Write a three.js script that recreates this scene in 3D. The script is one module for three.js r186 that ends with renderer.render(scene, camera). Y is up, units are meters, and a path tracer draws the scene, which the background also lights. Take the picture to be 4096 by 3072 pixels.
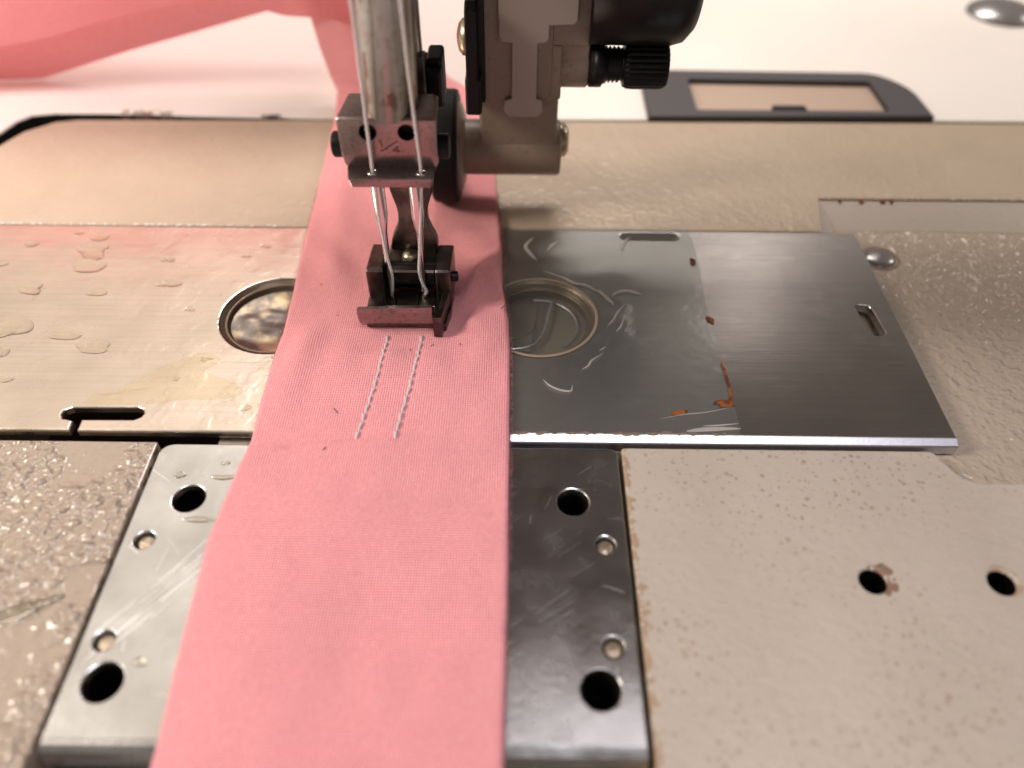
import * as THREE from 'three';
import { RectAreaLightUniformsLib } from 'three/addons/lights/RectAreaLightUniformsLib.js';
import { RoundedBoxGeometry } from 'three/addons/geometries/RoundedBoxGeometry.js';
import { mergeGeometries, toCreasedNormals } from 'three/addons/utils/BufferGeometryUtils.js';
import { Brush, Evaluator, SUBTRACTION } from 'three-bvh-csg';

// ------------------------------------------------------------------ camera, light, exposure
const scene = new THREE.Scene();
const K = 0.001;                       // everything below is written in millimetres
const camera = new THREE.PerspectiveCamera(53.38, 4 / 3, 0.005, 20);
camera.position.set(20.81 * K, 100 * K, 114.31 * K);
camera.rotation.set(THREE.MathUtils.degToRad(-46.85), THREE.MathUtils.degToRad(0.22), THREE.MathUtils.degToRad(0.46), 'YXZ');
camera.focus = 0.138;
camera.userData.fStop = 8.5;

const renderer = new THREE.WebGLRenderer({ antialias: true });
renderer.toneMapping = THREE.LinearToneMapping;
renderer.toneMappingExposure = 1.0;
renderer.shadowMap.enabled = true;
RectAreaLightUniformsLib.init();

const AMBIENT = new THREE.Color().setRGB(0.19, 0.162, 0.142);   // the dim room all round
scene.background = AMBIENT;
// every lamp: [name, label, position mm, target mm, width mm, height mm, colour, intensity]
const LAMPS = [
  ['ceiling_lamp', 'wide warm ceiling lamp behind the sewing machine on the open side', [-560, 820, -520], [-40, 0, 0], 900, 950, [1.0, 0.86, 0.71], 0.72],
  ['ceiling_lamp', 'ceiling lamp above the white table behind the machine', [40, 900, -640], [0, 0, -100], 520, 260, [1.0, 0.90, 0.84], 22],
  ['work_lamp', 'warm work lamp beside the open end of the machine', [-430, 330, 70], [0, 5, 0], 150, 150, [1.0, 0.87, 0.76], 34],
  ['ceiling_lamp', 'cool ceiling lamp on the side of the operator', [150, 900, 330], [30, 0, 40], 420, 300, [0.98, 0.94, 1.0], 13.5],
  ['desk_lamp', 'narrow bright desk lamp standing far behind the pillar side of the machine', [319, 529, -654], [80, 0, -10], 45, 170, [1.0, 0.90, 0.84], 2.2],
  ['desk_lamp', 'square bright desk lamp far beyond the pillar of the machine', [800, 500, -420], [120, 0, -20], 130, 130, [1.0, 0.90, 0.82], 30],
];

// ------------------------------------------------------------------ helpers
let seed = 7;
const rnd = () => { seed = (seed + 0x6D2B79F5) | 0; let t = Math.imul(seed ^ (seed >>> 15), 1 | seed); t = (t + Math.imul(t ^ (t >>> 7), 61 | t)) ^ t; return ((t ^ (t >>> 14)) >>> 0) / 4294967296; };
const R = (a, b) => a + (b - a) * rnd();
const clamp = (x, a = 0, b = 1) => Math.max(a, Math.min(b, x));
const sst = (a, b, x) => { const t = clamp((x - a) / (b - a)); return t * t * (3 - 2 * t); };
const lerp = (a, b, t) => a + (b - a) * t;
const hash = (x, y, s) => { let h = Math.imul(x, 374761393) ^ Math.imul(y, 668265263) ^ Math.imul(s, 2147483647 ^ 0x5bd1e995); h = Math.imul(h ^ (h >>> 13), 1274126177); return ((h ^ (h >>> 16)) >>> 0) / 4294967296; };
// value noise, periodic in px, py cells
function vn(x, y, px, py, s) {
  const xi = Math.floor(x), yi = Math.floor(y), fx = x - xi, fy = y - yi, u = fx * fx * (3 - 2 * fx), v = fy * fy * (3 - 2 * fy);
  const m = (a, p) => ((a % p) + p) % p, x0 = m(xi, px), x1 = m(xi + 1, px), y0 = m(yi, py), y1 = m(yi + 1, py);
  return lerp(lerp(hash(x0, y0, s), hash(x1, y0, s), u), lerp(hash(x0, y1, s), hash(x1, y1, s), u), v);
}
function fbm(x, y, px, py, s, o = 4) { let a = 0.5, t = 0, n = 0; for (let i = 0; i < o; i++) { t += a * vn(x, y, px, py, s + i * 17); n += a; x *= 2; y *= 2; px *= 2; py *= 2; a *= 0.5; } return t / n; }
// scattered small marks: one in some of the cells, each with its own place, size and tilt
function spots(x, y, px, py, s) {
  const xi = Math.floor(x), yi = Math.floor(y); let best = 0;
  for (let j = -1; j <= 1; j++) for (let i = -1; i <= 1; i++) {
    const cx = (((xi + i) % px) + px) % px, cy = (((yi + j) % py) + py) % py, h = (k) => hash(cx, cy, s + k);
    if (h(1) > 0.62) continue;
    const a = h(2) * 3.14, dx = x - (xi + i + h(3)), dy = y - (yi + j + h(4)), r = 0.13 + 0.26 * h(5) * h(5), e = 0.5 + 0.5 * h(6);
    const d = Math.hypot((dx * Math.cos(a) + dy * Math.sin(a)) / r, (dy * Math.cos(a) - dx * Math.sin(a)) / (r * e));
    best = Math.max(best, sst(1.25, 0.6, d) * (0.45 + 0.55 * h(7)));
  }
  return best;
}
function heightTex(W, H, f) {
  const d = new Float32Array(W * H * 4);
  for (let j = 0; j < H; j++) for (let i = 0; i < W; i++) { const v = f(i / W, j / H), k = (j * W + i) * 4; d[k] = d[k + 1] = d[k + 2] = v; d[k + 3] = 1; }
  const t = new THREE.DataTexture(d, W, H, THREE.RGBAFormat, THREE.FloatType);
  t.wrapS = t.wrapT = THREE.RepeatWrapping; t.magFilter = THREE.LinearFilter; t.needsUpdate = true; return t;
}
const enc = (c) => Math.round(255 * clamp(c <= 0.0031308 ? 12.92 * c : 1.055 * Math.pow(c, 1 / 2.4) - 0.055));
function colorTex(W, H, f) {           // f returns linear rgb
  const d = new Uint8Array(W * H * 4);
  for (let j = 0; j < H; j++) for (let i = 0; i < W; i++) { const c = f(i / W, j / H), k = (j * W + i) * 4; d[k] = enc(c[0]); d[k + 1] = enc(c[1]); d[k + 2] = enc(c[2]); d[k + 3] = 255; }
  const t = new THREE.DataTexture(d, W, H); t.colorSpace = THREE.SRGBColorSpace;
  t.wrapS = t.wrapT = THREE.RepeatWrapping; t.magFilter = THREE.LinearFilter; t.needsUpdate = true; return t;
}
function valueTex(W, H, f) {
  const d = new Uint8Array(W * H * 4);
  for (let j = 0; j < H; j++) for (let i = 0; i < W; i++) { const v = Math.round(255 * clamp(f(i / W, j / H))), k = (j * W + i) * 4; d[k] = d[k + 1] = d[k + 2] = v; d[k + 3] = 255; }
  const t = new THREE.DataTexture(d, W, H);
  t.wrapS = t.wrapT = THREE.RepeatWrapping; t.magFilter = THREE.LinearFilter; t.needsUpdate = true; return t;
}
const mix3 = (a, b, t) => [lerp(a[0], b[0], t), lerp(a[1], b[1], t), lerp(a[2], b[2], t)];
const mul3 = (a, k) => [a[0] * k, a[1] * k, a[2] * k];
const lin = (r, g, b) => new THREE.Color().setRGB(r, g, b);
const mat = (o) => new THREE.MeshPhysicalMaterial({ side: THREE.DoubleSide, ...o });

const taken = {};
const numbered = (n) => { taken[n] = (taken[n] ?? -1) + 1; return taken[n] ? `${n}_${String(taken[n]).padStart(3, '0')}` : n; };
function thing(name, label, category, base, group, kind) {
  const o = new THREE.Group(); o.name = numbered(name); o.position.set(base[0] * K, base[1] * K, base[2] * K);
  o.userData = { label, category }; if (group) o.userData.group = group; if (kind) o.userData.kind = kind;
  o.base = base; scene.add(o); return o;
}
// geometries are written in world millimetres; part() moves them to the thing's own base
function part(parent, name, geo, material, label) {
  const b = parent.base ?? parent.parentBase; let g = Array.isArray(geo) ? merge(geo) : geo;
  g = g.clone(); g.translate(-b[0], -b[1], -b[2]); g.scale(K, K, K);
  const m = new THREE.Mesh(g, material); m.name = name; m.castShadow = m.receiveShadow = true; m.parentBase = b;
  if (label) m.userData.label = label;
  parent.add(m); return m;
}
function merge(list) {
  return mergeGeometries(list.map((g) => {
    const h = g.index ? g.toNonIndexed() : g.clone();
    for (const k of Object.keys(h.attributes)) if (!['position', 'normal', 'uv'].includes(k)) h.deleteAttribute(k);
    if (!h.attributes.normal) h.computeVertexNormals();
    if (!h.attributes.uv) h.setAttribute('uv', new THREE.BufferAttribute(new Float32Array(h.attributes.position.count * 2), 2));
    h.morphAttributes = {}; return h;
  }), false);
}
// uv in tiles of `s` millimetres, looked up across the axis each face points along
function tileUV(g0, s = 40) {
  const g = g0.index ? g0.toNonIndexed() : g0, p = g.attributes.position, uv = new Float32Array(p.count * 2);
  const a = new THREE.Vector3(), b = new THREE.Vector3(), c = new THREE.Vector3();
  for (let i = 0; i < p.count; i += 3) {
    a.fromBufferAttribute(p, i); b.fromBufferAttribute(p, i + 1); c.fromBufferAttribute(p, i + 2);
    const n = b.clone().sub(a).cross(c.clone().sub(a)), ax = Math.abs(n.x), ay = Math.abs(n.y), az = Math.abs(n.z);
    for (const [k, v] of [[0, a], [1, b], [2, c]]) {
      const q = ay >= ax && ay >= az ? [v.x, -v.z] : az >= ax ? [v.x, v.y] : [v.z, v.y];
      uv[(i + k) * 2] = q[0] / s; uv[(i + k) * 2 + 1] = q[1] / s;
    }
  }
  g.setAttribute('uv', new THREE.BufferAttribute(uv, 2)); return g;
}
function boundsUV(g, x0, x1, z0, z1) {  // one picture over the rectangle x0..x1, z0..z1 seen from above (v runs from z1 to z0)
  const p = g.attributes.position, uv = new Float32Array(p.count * 2);
  for (let i = 0; i < p.count; i++) { uv[2 * i] = (p.getX(i) - x0) / (x1 - x0); uv[2 * i + 1] = (z1 - p.getZ(i)) / (z1 - z0); }
  g.setAttribute('uv', new THREE.BufferAttribute(uv, 2)); return g;
}
const V2 = (x, z) => new THREE.Vector2(x, -z);
const outline = (pts) => new THREE.Shape(pts.map(([x, z]) => V2(x, z)));
function roundedPts(pts, radii, n = 6) {   // polygon with rounded corners
  const out = [], N = pts.length;
  for (let i = 0; i < N; i++) {
    const r = Array.isArray(radii) ? radii[i] : radii, p = pts[i], a = pts[(i + N - 1) % N], b = pts[(i + 1) % N];
    if (!r) { out.push(p); continue; }
    const d = (q) => { const l = Math.hypot(q[0] - p[0], q[1] - p[1]); return [(q[0] - p[0]) / l, (q[1] - p[1]) / l]; }, u = d(a), v = d(b);
    const A = [p[0] + u[0] * r, p[1] + u[1] * r], B = [p[0] + v[0] * r, p[1] + v[1] * r];
    for (let k = 0; k <= n; k++) { const t = k / n; out.push([(1 - t) ** 2 * A[0] + 2 * t * (1 - t) * p[0] + t * t * B[0], (1 - t) ** 2 * A[1] + 2 * t * (1 - t) * p[1] + t * t * B[1]]); }
  }
  return out;
}
const circlePts = (cx, cz, r, n = 48) => Array.from({ length: n }, (_, i) => [cx + r * Math.cos(-i / n * 2 * Math.PI), cz + r * Math.sin(-i / n * 2 * Math.PI)]);
function slab(pts, yTop, thick, bevel = 0.3, holes = [], seg = 3) {
  const s = outline(pts); for (const h of holes) s.holes.push(new THREE.Path(h.map(([x, z]) => V2(x, z))));
  const g = new THREE.ExtrudeGeometry(s, { depth: thick - 2 * bevel, bevelEnabled: bevel > 0, bevelSize: bevel, bevelThickness: bevel, bevelOffset: -bevel, bevelSegments: seg, curveSegments: 12 });
  g.rotateX(-Math.PI / 2); g.translate(0, yTop - thick + bevel, 0); return g;
}
// profile in (z, y), pulled along x
function prismX(pts, x0, x1, bevel = 0.25, holes = []) {
  const s = new THREE.Shape(pts.map(([z, y]) => new THREE.Vector2(-z, y)));
  for (const h of holes) s.holes.push(new THREE.Path(h.map(([z, y]) => new THREE.Vector2(-z, y))));
  const g = new THREE.ExtrudeGeometry(s, { depth: x1 - x0 - 2 * bevel, bevelEnabled: bevel > 0, bevelSize: bevel, bevelThickness: bevel, bevelOffset: -bevel, bevelSegments: 2, curveSegments: 8 });
  g.rotateY(Math.PI / 2); g.translate(x0 + bevel, 0, 0); return g;
}
// profile in (x, y), pulled along z
function prismZ(pts, z0, z1, bevel = 0.25) {
  const s = new THREE.Shape(pts.map(([x, y]) => new THREE.Vector2(x, y)));
  const g = new THREE.ExtrudeGeometry(s, { depth: z1 - z0 - 2 * bevel, bevelEnabled: bevel > 0, bevelSize: bevel, bevelThickness: bevel, bevelOffset: -bevel, bevelSegments: 2, curveSegments: 8 });
  g.translate(0, 0, z0 + bevel); return g;
}
const box = (x0, x1, y0, y1, z0, z1, r = 0.3) => new RoundedBoxGeometry(x1 - x0, y1 - y0, z1 - z0, 2, r).translate((x0 + x1) / 2, (y0 + y1) / 2, (z0 + z1) / 2);
const latheX = (prof, cy, cz, n = 40) => new THREE.LatheGeometry(prof.map(([x, r]) => new THREE.Vector2(Math.max(r, 0.001), x)), n).rotateZ(-Math.PI / 2).translate(0, cy, cz);   // prof in (x, radius)
const latheY = (prof, cx, cz, n = 40) => new THREE.LatheGeometry(prof.map(([r, y]) => new THREE.Vector2(Math.max(r, 0.001), y)), n).translate(cx, 0, cz);
const curve = (pts) => new THREE.CatmullRomCurve3(pts.map((p) => new THREE.Vector3(...p)), false, 'centripetal');
const tube = (pts, r, n = 64, m = 8) => new THREE.TubeGeometry(curve(pts), n, r, m, false);
function sweepY(rings) {   // rings of equal length, each an array of [x,y,z]; closed around, capped
  const n = rings[0].length, pos = [], idx = [];
  rings.forEach((r) => r.forEach((p) => pos.push(...p)));
  for (let j = 0; j + 1 < rings.length; j++) for (let i = 0; i < n; i++) { const a = j * n + i, b = j * n + (i + 1) % n, c = a + n, d = b + n; idx.push(a, b, c, b, d, c); }
  for (let i = 1; i + 1 < n; i++) { idx.push(0, i + 1, i); const o = (rings.length - 1) * n; idx.push(o, o + i, o + i + 1); }
  const g = new THREE.BufferGeometry(); g.setAttribute('position', new THREE.Float32BufferAttribute(pos, 3)); g.setIndex(idx); g.computeVertexNormals(); return g;
}

// ------------------------------------------------------------------ surface textures
const hammer = heightTex(1024, 1024, (u, v) => {      // 40 mm tile of hammered enamel
  const w = 0.6 * vn(u * 9, v * 9, 9, 9, 2), a = vn(u * 31 + w, v * 31 - w, 31, 31, 3), b = vn(u * 67 - w, v * 67 + w, 67, 67, 11);
  return 0.62 * a * a + 0.38 * b;
});
const peel = heightTex(1024, 1024, (u, v) => {        // wet enamel: rounded pits and ridges under a film of oil
  const w = 0.5 * fbm(u * 8, v * 8, 8, 8, 40, 2), a = vn(u * 27 + w, v * 32 + w, 27, 32, 5), b = vn(u * 53 + w, v * 59 - w, 53, 59, 9), l = fbm(u * 4, v * 4, 4, 4, 77, 2), flat = sst(0.34, 0.46, l);
  return (0.62 * a * a + 0.38 * b) * (0.25 + 0.75 * flat) + 0.4 * l;
});
const grain = heightTex(1024, 1024, (u, v) => fbm(u * 90, v * 90, 90, 90, 21, 3));
const brushed = heightTex(1024, 1024, (u, v) => 0.6 * fbm(u * 8, v * 340, 8, 340, 31, 2) + 0.4 * fbm(u * 30, v * 120, 30, 120, 33, 2));
const weaveH = heightTex(768, 768, (u, v) => {        // 16.8 mm tile, 40 threads each way
  const n = 40, x = u * n + 0.22 * (fbm(u * 16, v * 16, 16, 16, 61, 2) - 0.5), y = v * n + 0.22 * (fbm(u * 16, v * 16, 16, 16, 62, 2) - 0.5), i = Math.floor(x), j = Math.floor(y), fx = x - i - 0.5, fy = y - j - 0.5;
  const over = (i + j) & 1, A = Math.sqrt(Math.max(0, 1 - (fx * 1.9) ** 2)) * Math.cos(fy * 2.6), B = Math.sqrt(Math.max(0, 1 - (fy * 1.9) ** 2)) * Math.cos(fx * 2.6);
  return clamp((over ? Math.max(A, B * 0.45) : Math.max(B, A * 0.45)) * 0.85 + 0.15 * vn(u * 160, v * 160, 160, 160, 63));
});
const PINK = [0.92, 0.375, 0.395];
const weaveC = colorTex(768, 768, (u, v) => {
  const n = 40, i = Math.floor(u * n), j = Math.floor(v * n), th = 0.5 * vn(i * 0.9, j * 0.05, 36, 2, 71) + 0.5 * vn(i * 0.05, j * 0.9, 2, 36, 72), f = fbm(u * 80, v * 80, 80, 80, 73, 2);
  return mix3(mul3(PINK, 0.93 + 0.04 * th + 0.14 * (f - 0.5)), [0.90, 0.56, 0.59], 0.25 * sst(0.55, 0.8, f));
});

const M = {};
M.iron = mat({ color: lin(0.24, 0.20, 0.165), roughness: 0.7, bumpMap: grain, bumpScale: 0.0001 });   // bare casting inside holes
M.bed = mat({ color: lin(1, 1, 1), roughness: 0.32, bumpMap: hammer, bumpScale: 0.00016, map: colorTex(1024, 1024, (u, v) => {
  const f = fbm(u * 5, v * 5, 5, 5, 81, 4), s = vn(u * 120, v * 120, 120, 120, 83);
  return mul3(mix3([0.42, 0.34, 0.255], [0.475, 0.39, 0.30], f), s > 0.965 ? 0.6 : 1);
}) });
M.wall = mat({ color: lin(0.44, 0.39, 0.34), roughness: 0.4, bumpMap: hammer, bumpScale: 0.00006 });
M.channel = mat({ color: lin(0.43, 0.36, 0.28), roughness: 0.2, bumpMap: hammer, bumpScale: 0.0005, clearcoat: 0.6, clearcoatRoughness: 0.08 });
M.wet = mat({ color: lin(0.33, 0.265, 0.205), roughness: 0.16, bumpMap: peel, bumpScale: 0.0013, clearcoat: 1, clearcoatRoughness: 0.05 });
M.steelEdge = mat({ color: lin(0.55, 0.55, 0.60), metalness: 1, roughness: 0.36, bumpMap: grain, bumpScale: 0.00001 });
M.black = mat({ color: lin(0.005, 0.005, 0.006), roughness: 0.4, specularIntensity: 0.5, bumpMap: grain, bumpScale: 0.000012 });
M.rubber = mat({ color: lin(0.008, 0.0075, 0.008), roughness: 0.6, specularIntensity: 0.4, bumpMap: grain, bumpScale: 0.00002 });
M.foot = mat({ color: lin(1, 1, 1), metalness: 1, roughness: 0.33, bumpMap: grain, bumpScale: 0.000012, map: colorTex(512, 512, (u, v) => {
  const f = fbm(u * 14, v * 14, 14, 14, 91, 4), g = fbm(u * 60, v * 60, 60, 60, 95, 2);
  return mix3([0.07, 0.06, 0.054], [0.18, 0.155, 0.137], sst(0.35, 0.7, f) * 0.7 + 0.3 * g);
}) });
M.clamp = mat({ color: lin(1, 1, 1), metalness: 1, roughness: 0.30, bumpMap: brushed, bumpScale: 0.000012, map: colorTex(512, 512, (u, v) => {
  const f = fbm(u * 12, v * 12, 12, 12, 101, 4), s = sst(0.6, 0.8, fbm(u * 70, v * 70, 70, 70, 104, 3));
  return mul3(mix3([0.25, 0.205, 0.195], [0.35, 0.29, 0.28], f), 1 - 0.4 * s);
}) });
M.barSteel = mat({ color: lin(1, 1, 1), metalness: 1, roughness: 0.27, bumpMap: grain, bumpScale: 0.00001, map: colorTex(512, 512, (u, v) => {
  const f = fbm(u * 8, v * 10, 8, 10, 111, 4), r = sst(0.60, 0.72, fbm(u * 14, v * 6, 14, 6, 115, 4)), d = sst(0.58, 0.7, fbm(u * 40, v * 40, 40, 40, 118, 3));
  return mix3(mix3([0.34, 0.315, 0.295], [0.24, 0.215, 0.195], f), [0.13, 0.06, 0.03], 0.7 * r + 0.3 * d);
}) });
M.needle = mat({ color: lin(0.72, 0.70, 0.70), metalness: 1, roughness: 0.16 });
M.screw = mat({ color: lin(0.40, 0.34, 0.25), metalness: 1, roughness: 0.35, bumpMap: grain, bumpScale: 0.00002 });
M.bracket = mat({ color: lin(1, 1, 1), roughness: 0.42, bumpMap: grain, bumpScale: 0.00001, map: colorTex(512, 512, (u, v) => {
  const f = fbm(u * 6, v * 6, 6, 6, 121, 4), s = sst(0.62, 0.85, fbm(u * 50, v * 50, 50, 50, 124, 4));
  return mix3(mix3([0.24, 0.185, 0.142], [0.305, 0.242, 0.188], f), [0.13, 0.098, 0.07], 0.5 * s);
}) });
M.clip = mat({ color: lin(0.37, 0.315, 0.275), roughness: 0.38, bumpMap: grain, bumpScale: 0.00001 });
M.table = mat({ color: lin(1, 1, 1), roughness: 0.5, map: colorTex(512, 512, (u, v) => {
  const s = vn(u * 90, v * 90, 90, 90, 131), f = fbm(u * 6, v * 6, 6, 6, 133, 3);
  return mul3([0.80, 0.765, 0.725], (0.97 + 0.05 * f) * (s > 0.992 ? 0.75 : 1));
}) });
M.wood = mat({ color: lin(0.20, 0.075, 0.035), roughness: 0.8, bumpMap: grain, bumpScale: 0.0001 });
M.frame = mat({ color: lin(0.05, 0.045, 0.05), roughness: 0.5, bumpMap: grain, bumpScale: 0.00003 });
M.hinge = mat({ color: lin(0.45, 0.345, 0.275), roughness: 0.45, metalness: 0.2, bumpMap: grain, bumpScale: 0.00006 });
M.cap = mat({ color: lin(0.30, 0.29, 0.29), roughness: 0.25, metalness: 0.6 });
M.fabric = mat({ vertexColors: true, color: lin(1, 1, 1), roughness: 0.95, map: weaveC, bumpMap: weaveH, bumpScale: 0.00021, sheen: 0.35, sheenRoughness: 0.6, sheenColor: lin(0.95, 0.55, 0.6) });
M.single = mat({ color: lin(1, 1, 1), roughness: 1, map: weaveC, bumpMap: weaveH, bumpScale: 0.00008, transmission: 0.55, thickness: 0 });
M.thread = mat({ color: lin(0.80, 0.77, 0.77), roughness: 0.75, sheen: 0.3, bumpMap: grain, bumpScale: 0.00003 });
M.stitch = mat({ color: lin(0.60, 0.53, 0.52), roughness: 0.9, bumpMap: grain, bumpScale: 0.00006 });
M.lint = mat({ color: lin(0.06, 0.045, 0.05), roughness: 1 });
M.rust = mat({ color: lin(1, 1, 1), roughness: 0.9, bumpMap: grain, bumpScale: 0.00008, map: colorTex(256, 256, (u, v) => mix3([0.24, 0.07, 0.014], [0.09, 0.028, 0.01], sst(0.4, 0.65, fbm(u * 40, v * 40, 40, 40, 141, 3)))) });
M.oil = mat({ color: lin(1, 0.98, 0.92), roughness: 0.02, transmission: 1, ior: 1.45, thickness: 0.0004 });
M.oilDrop = mat({ color: lin(1, 0.985, 0.95), roughness: 0.05, transmission: 1, ior: 1.28, thickness: 0.0003 });
M.oilFilm = mat({ color: lin(0.99, 0.98, 0.95), roughness: 0.06, transmission: 1, ior: 1.45, thickness: 0 });
M.film = mat({ color: lin(0.86, 0.885, 0.87), roughness: 0.16, transmission: 0.96, thickness: 0, ior: 1.45, bumpMap: heightTex(512, 512, (u, v) => fbm(u * 10, v * 10, 10, 10, 151, 4)), bumpScale: 0.00012 });
M.creaseFilm = mat({ color: lin(0.86, 0.83, 0.80), roughness: 0.22, transmission: 0.74, thickness: 0, ior: 1.45, bumpMap: grain, bumpScale: 0.0001 });
M.brass = mat({ color: lin(0.40, 0.33, 0.25), metalness: 0.8, roughness: 0.4, bumpMap: grain, bumpScale: 0.00015 });
M.bronze = mat({ color: lin(0.19, 0.145, 0.105), metalness: 0.8, roughness: 0.32, bumpMap: grain, bumpScale: 0.00004 });

// ------------------------------------------------------------------ lamps (outside the picture)
for (const [name, label, pos, to, w, h, c, I] of LAMPS) {
  const o = thing(name, label, 'lamp', pos);
  o.lookAt(new THREE.Vector3(...to).multiplyScalar(K));           // +z of the group points at the target
  const shade = new THREE.Mesh(new RoundedBoxGeometry((w + 30) * K, (h + 30) * K, 0.03, 2, 0.006).translate(0, 0, -0.022), M.table); shade.name = 'housing';
  const glow = new THREE.Mesh(new THREE.PlaneGeometry(w * K, h * K).translate(0, 0, -0.005), new THREE.MeshStandardMaterial({ color: 0x222222, emissive: lin(...c), emissiveIntensity: 0.4 })); glow.name = 'diffuser';
  o.add(shade, glow);
  const l = new THREE.RectAreaLight(lin(...c), I, w * K, h * K); l.rotation.y = Math.PI; l.name = 'lamp_light'; o.add(l);
}

// ------------------------------------------------------------------ table
const bedPts = [[250, -76.8], [130, -76.2], [-27.7, -74.6], [-69.8, -73.9], [-94.8, -73.5], [-100.5, -72.1], [-106.5, -67], [-109.5, -60.2], [-111.5, -50], [-112.5, -30], [-113, 112], [250, 112]];
const cutPts = [[256, -78], [130, -77.6], [-32, -75.9], [-62, -76.6], [-88, -77.6], [-102.7, -77.5], [-108.4, -76.2], [-111, -72.8], [-113, -65.5], [-115, -52], [-117, -28], [-118, 116], [256, 116]];
{
  const t = thing('table', 'white laminate table top with the machine sunk into it', 'table', [60, -30, -300], null, 'structure');
  part(t, 'table_top', tileUV(slab([[-800, -1400], [1000, -1400], [1000, 300], [-800, 300]], -0.2, 28, 0.5, [cutPts]), 160), M.table);
  // the raw edge inside the cut-out and the dark tray under the machine
  const band = (y0, y1, d) => { const pos = [], c = cutPts.slice(0, 12); for (let i = 0; i + 1 < c.length; i++) { const [ax, az] = c[i], [bx, bz] = c[i + 1], o = (x, z) => [x + (x < -100 ? d : 0), z + d], [px, pz] = o(ax, az), [qx, qz] = o(bx, bz); pos.push(px, y0, pz, qx, y0, qz, qx, y1, qz, px, y0, pz, qx, y1, qz, px, y1, pz); } const g = new THREE.BufferGeometry(); g.setAttribute('position', new THREE.Float32BufferAttribute(pos, 3)); g.computeVertexNormals(); return tileUV(g); };
  part(t, 'edge_band', band(-0.6, -4, 0.15), M.rubber);
  part(t, 'raw_edge', band(-4, -60, 0.1), M.wood);
  part(t, 'tray', tileUV(slab([[-125, -86], [262, -86], [262, 120], [-125, 120]], -60, 3, 0.3)), M.iron);
}

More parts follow.
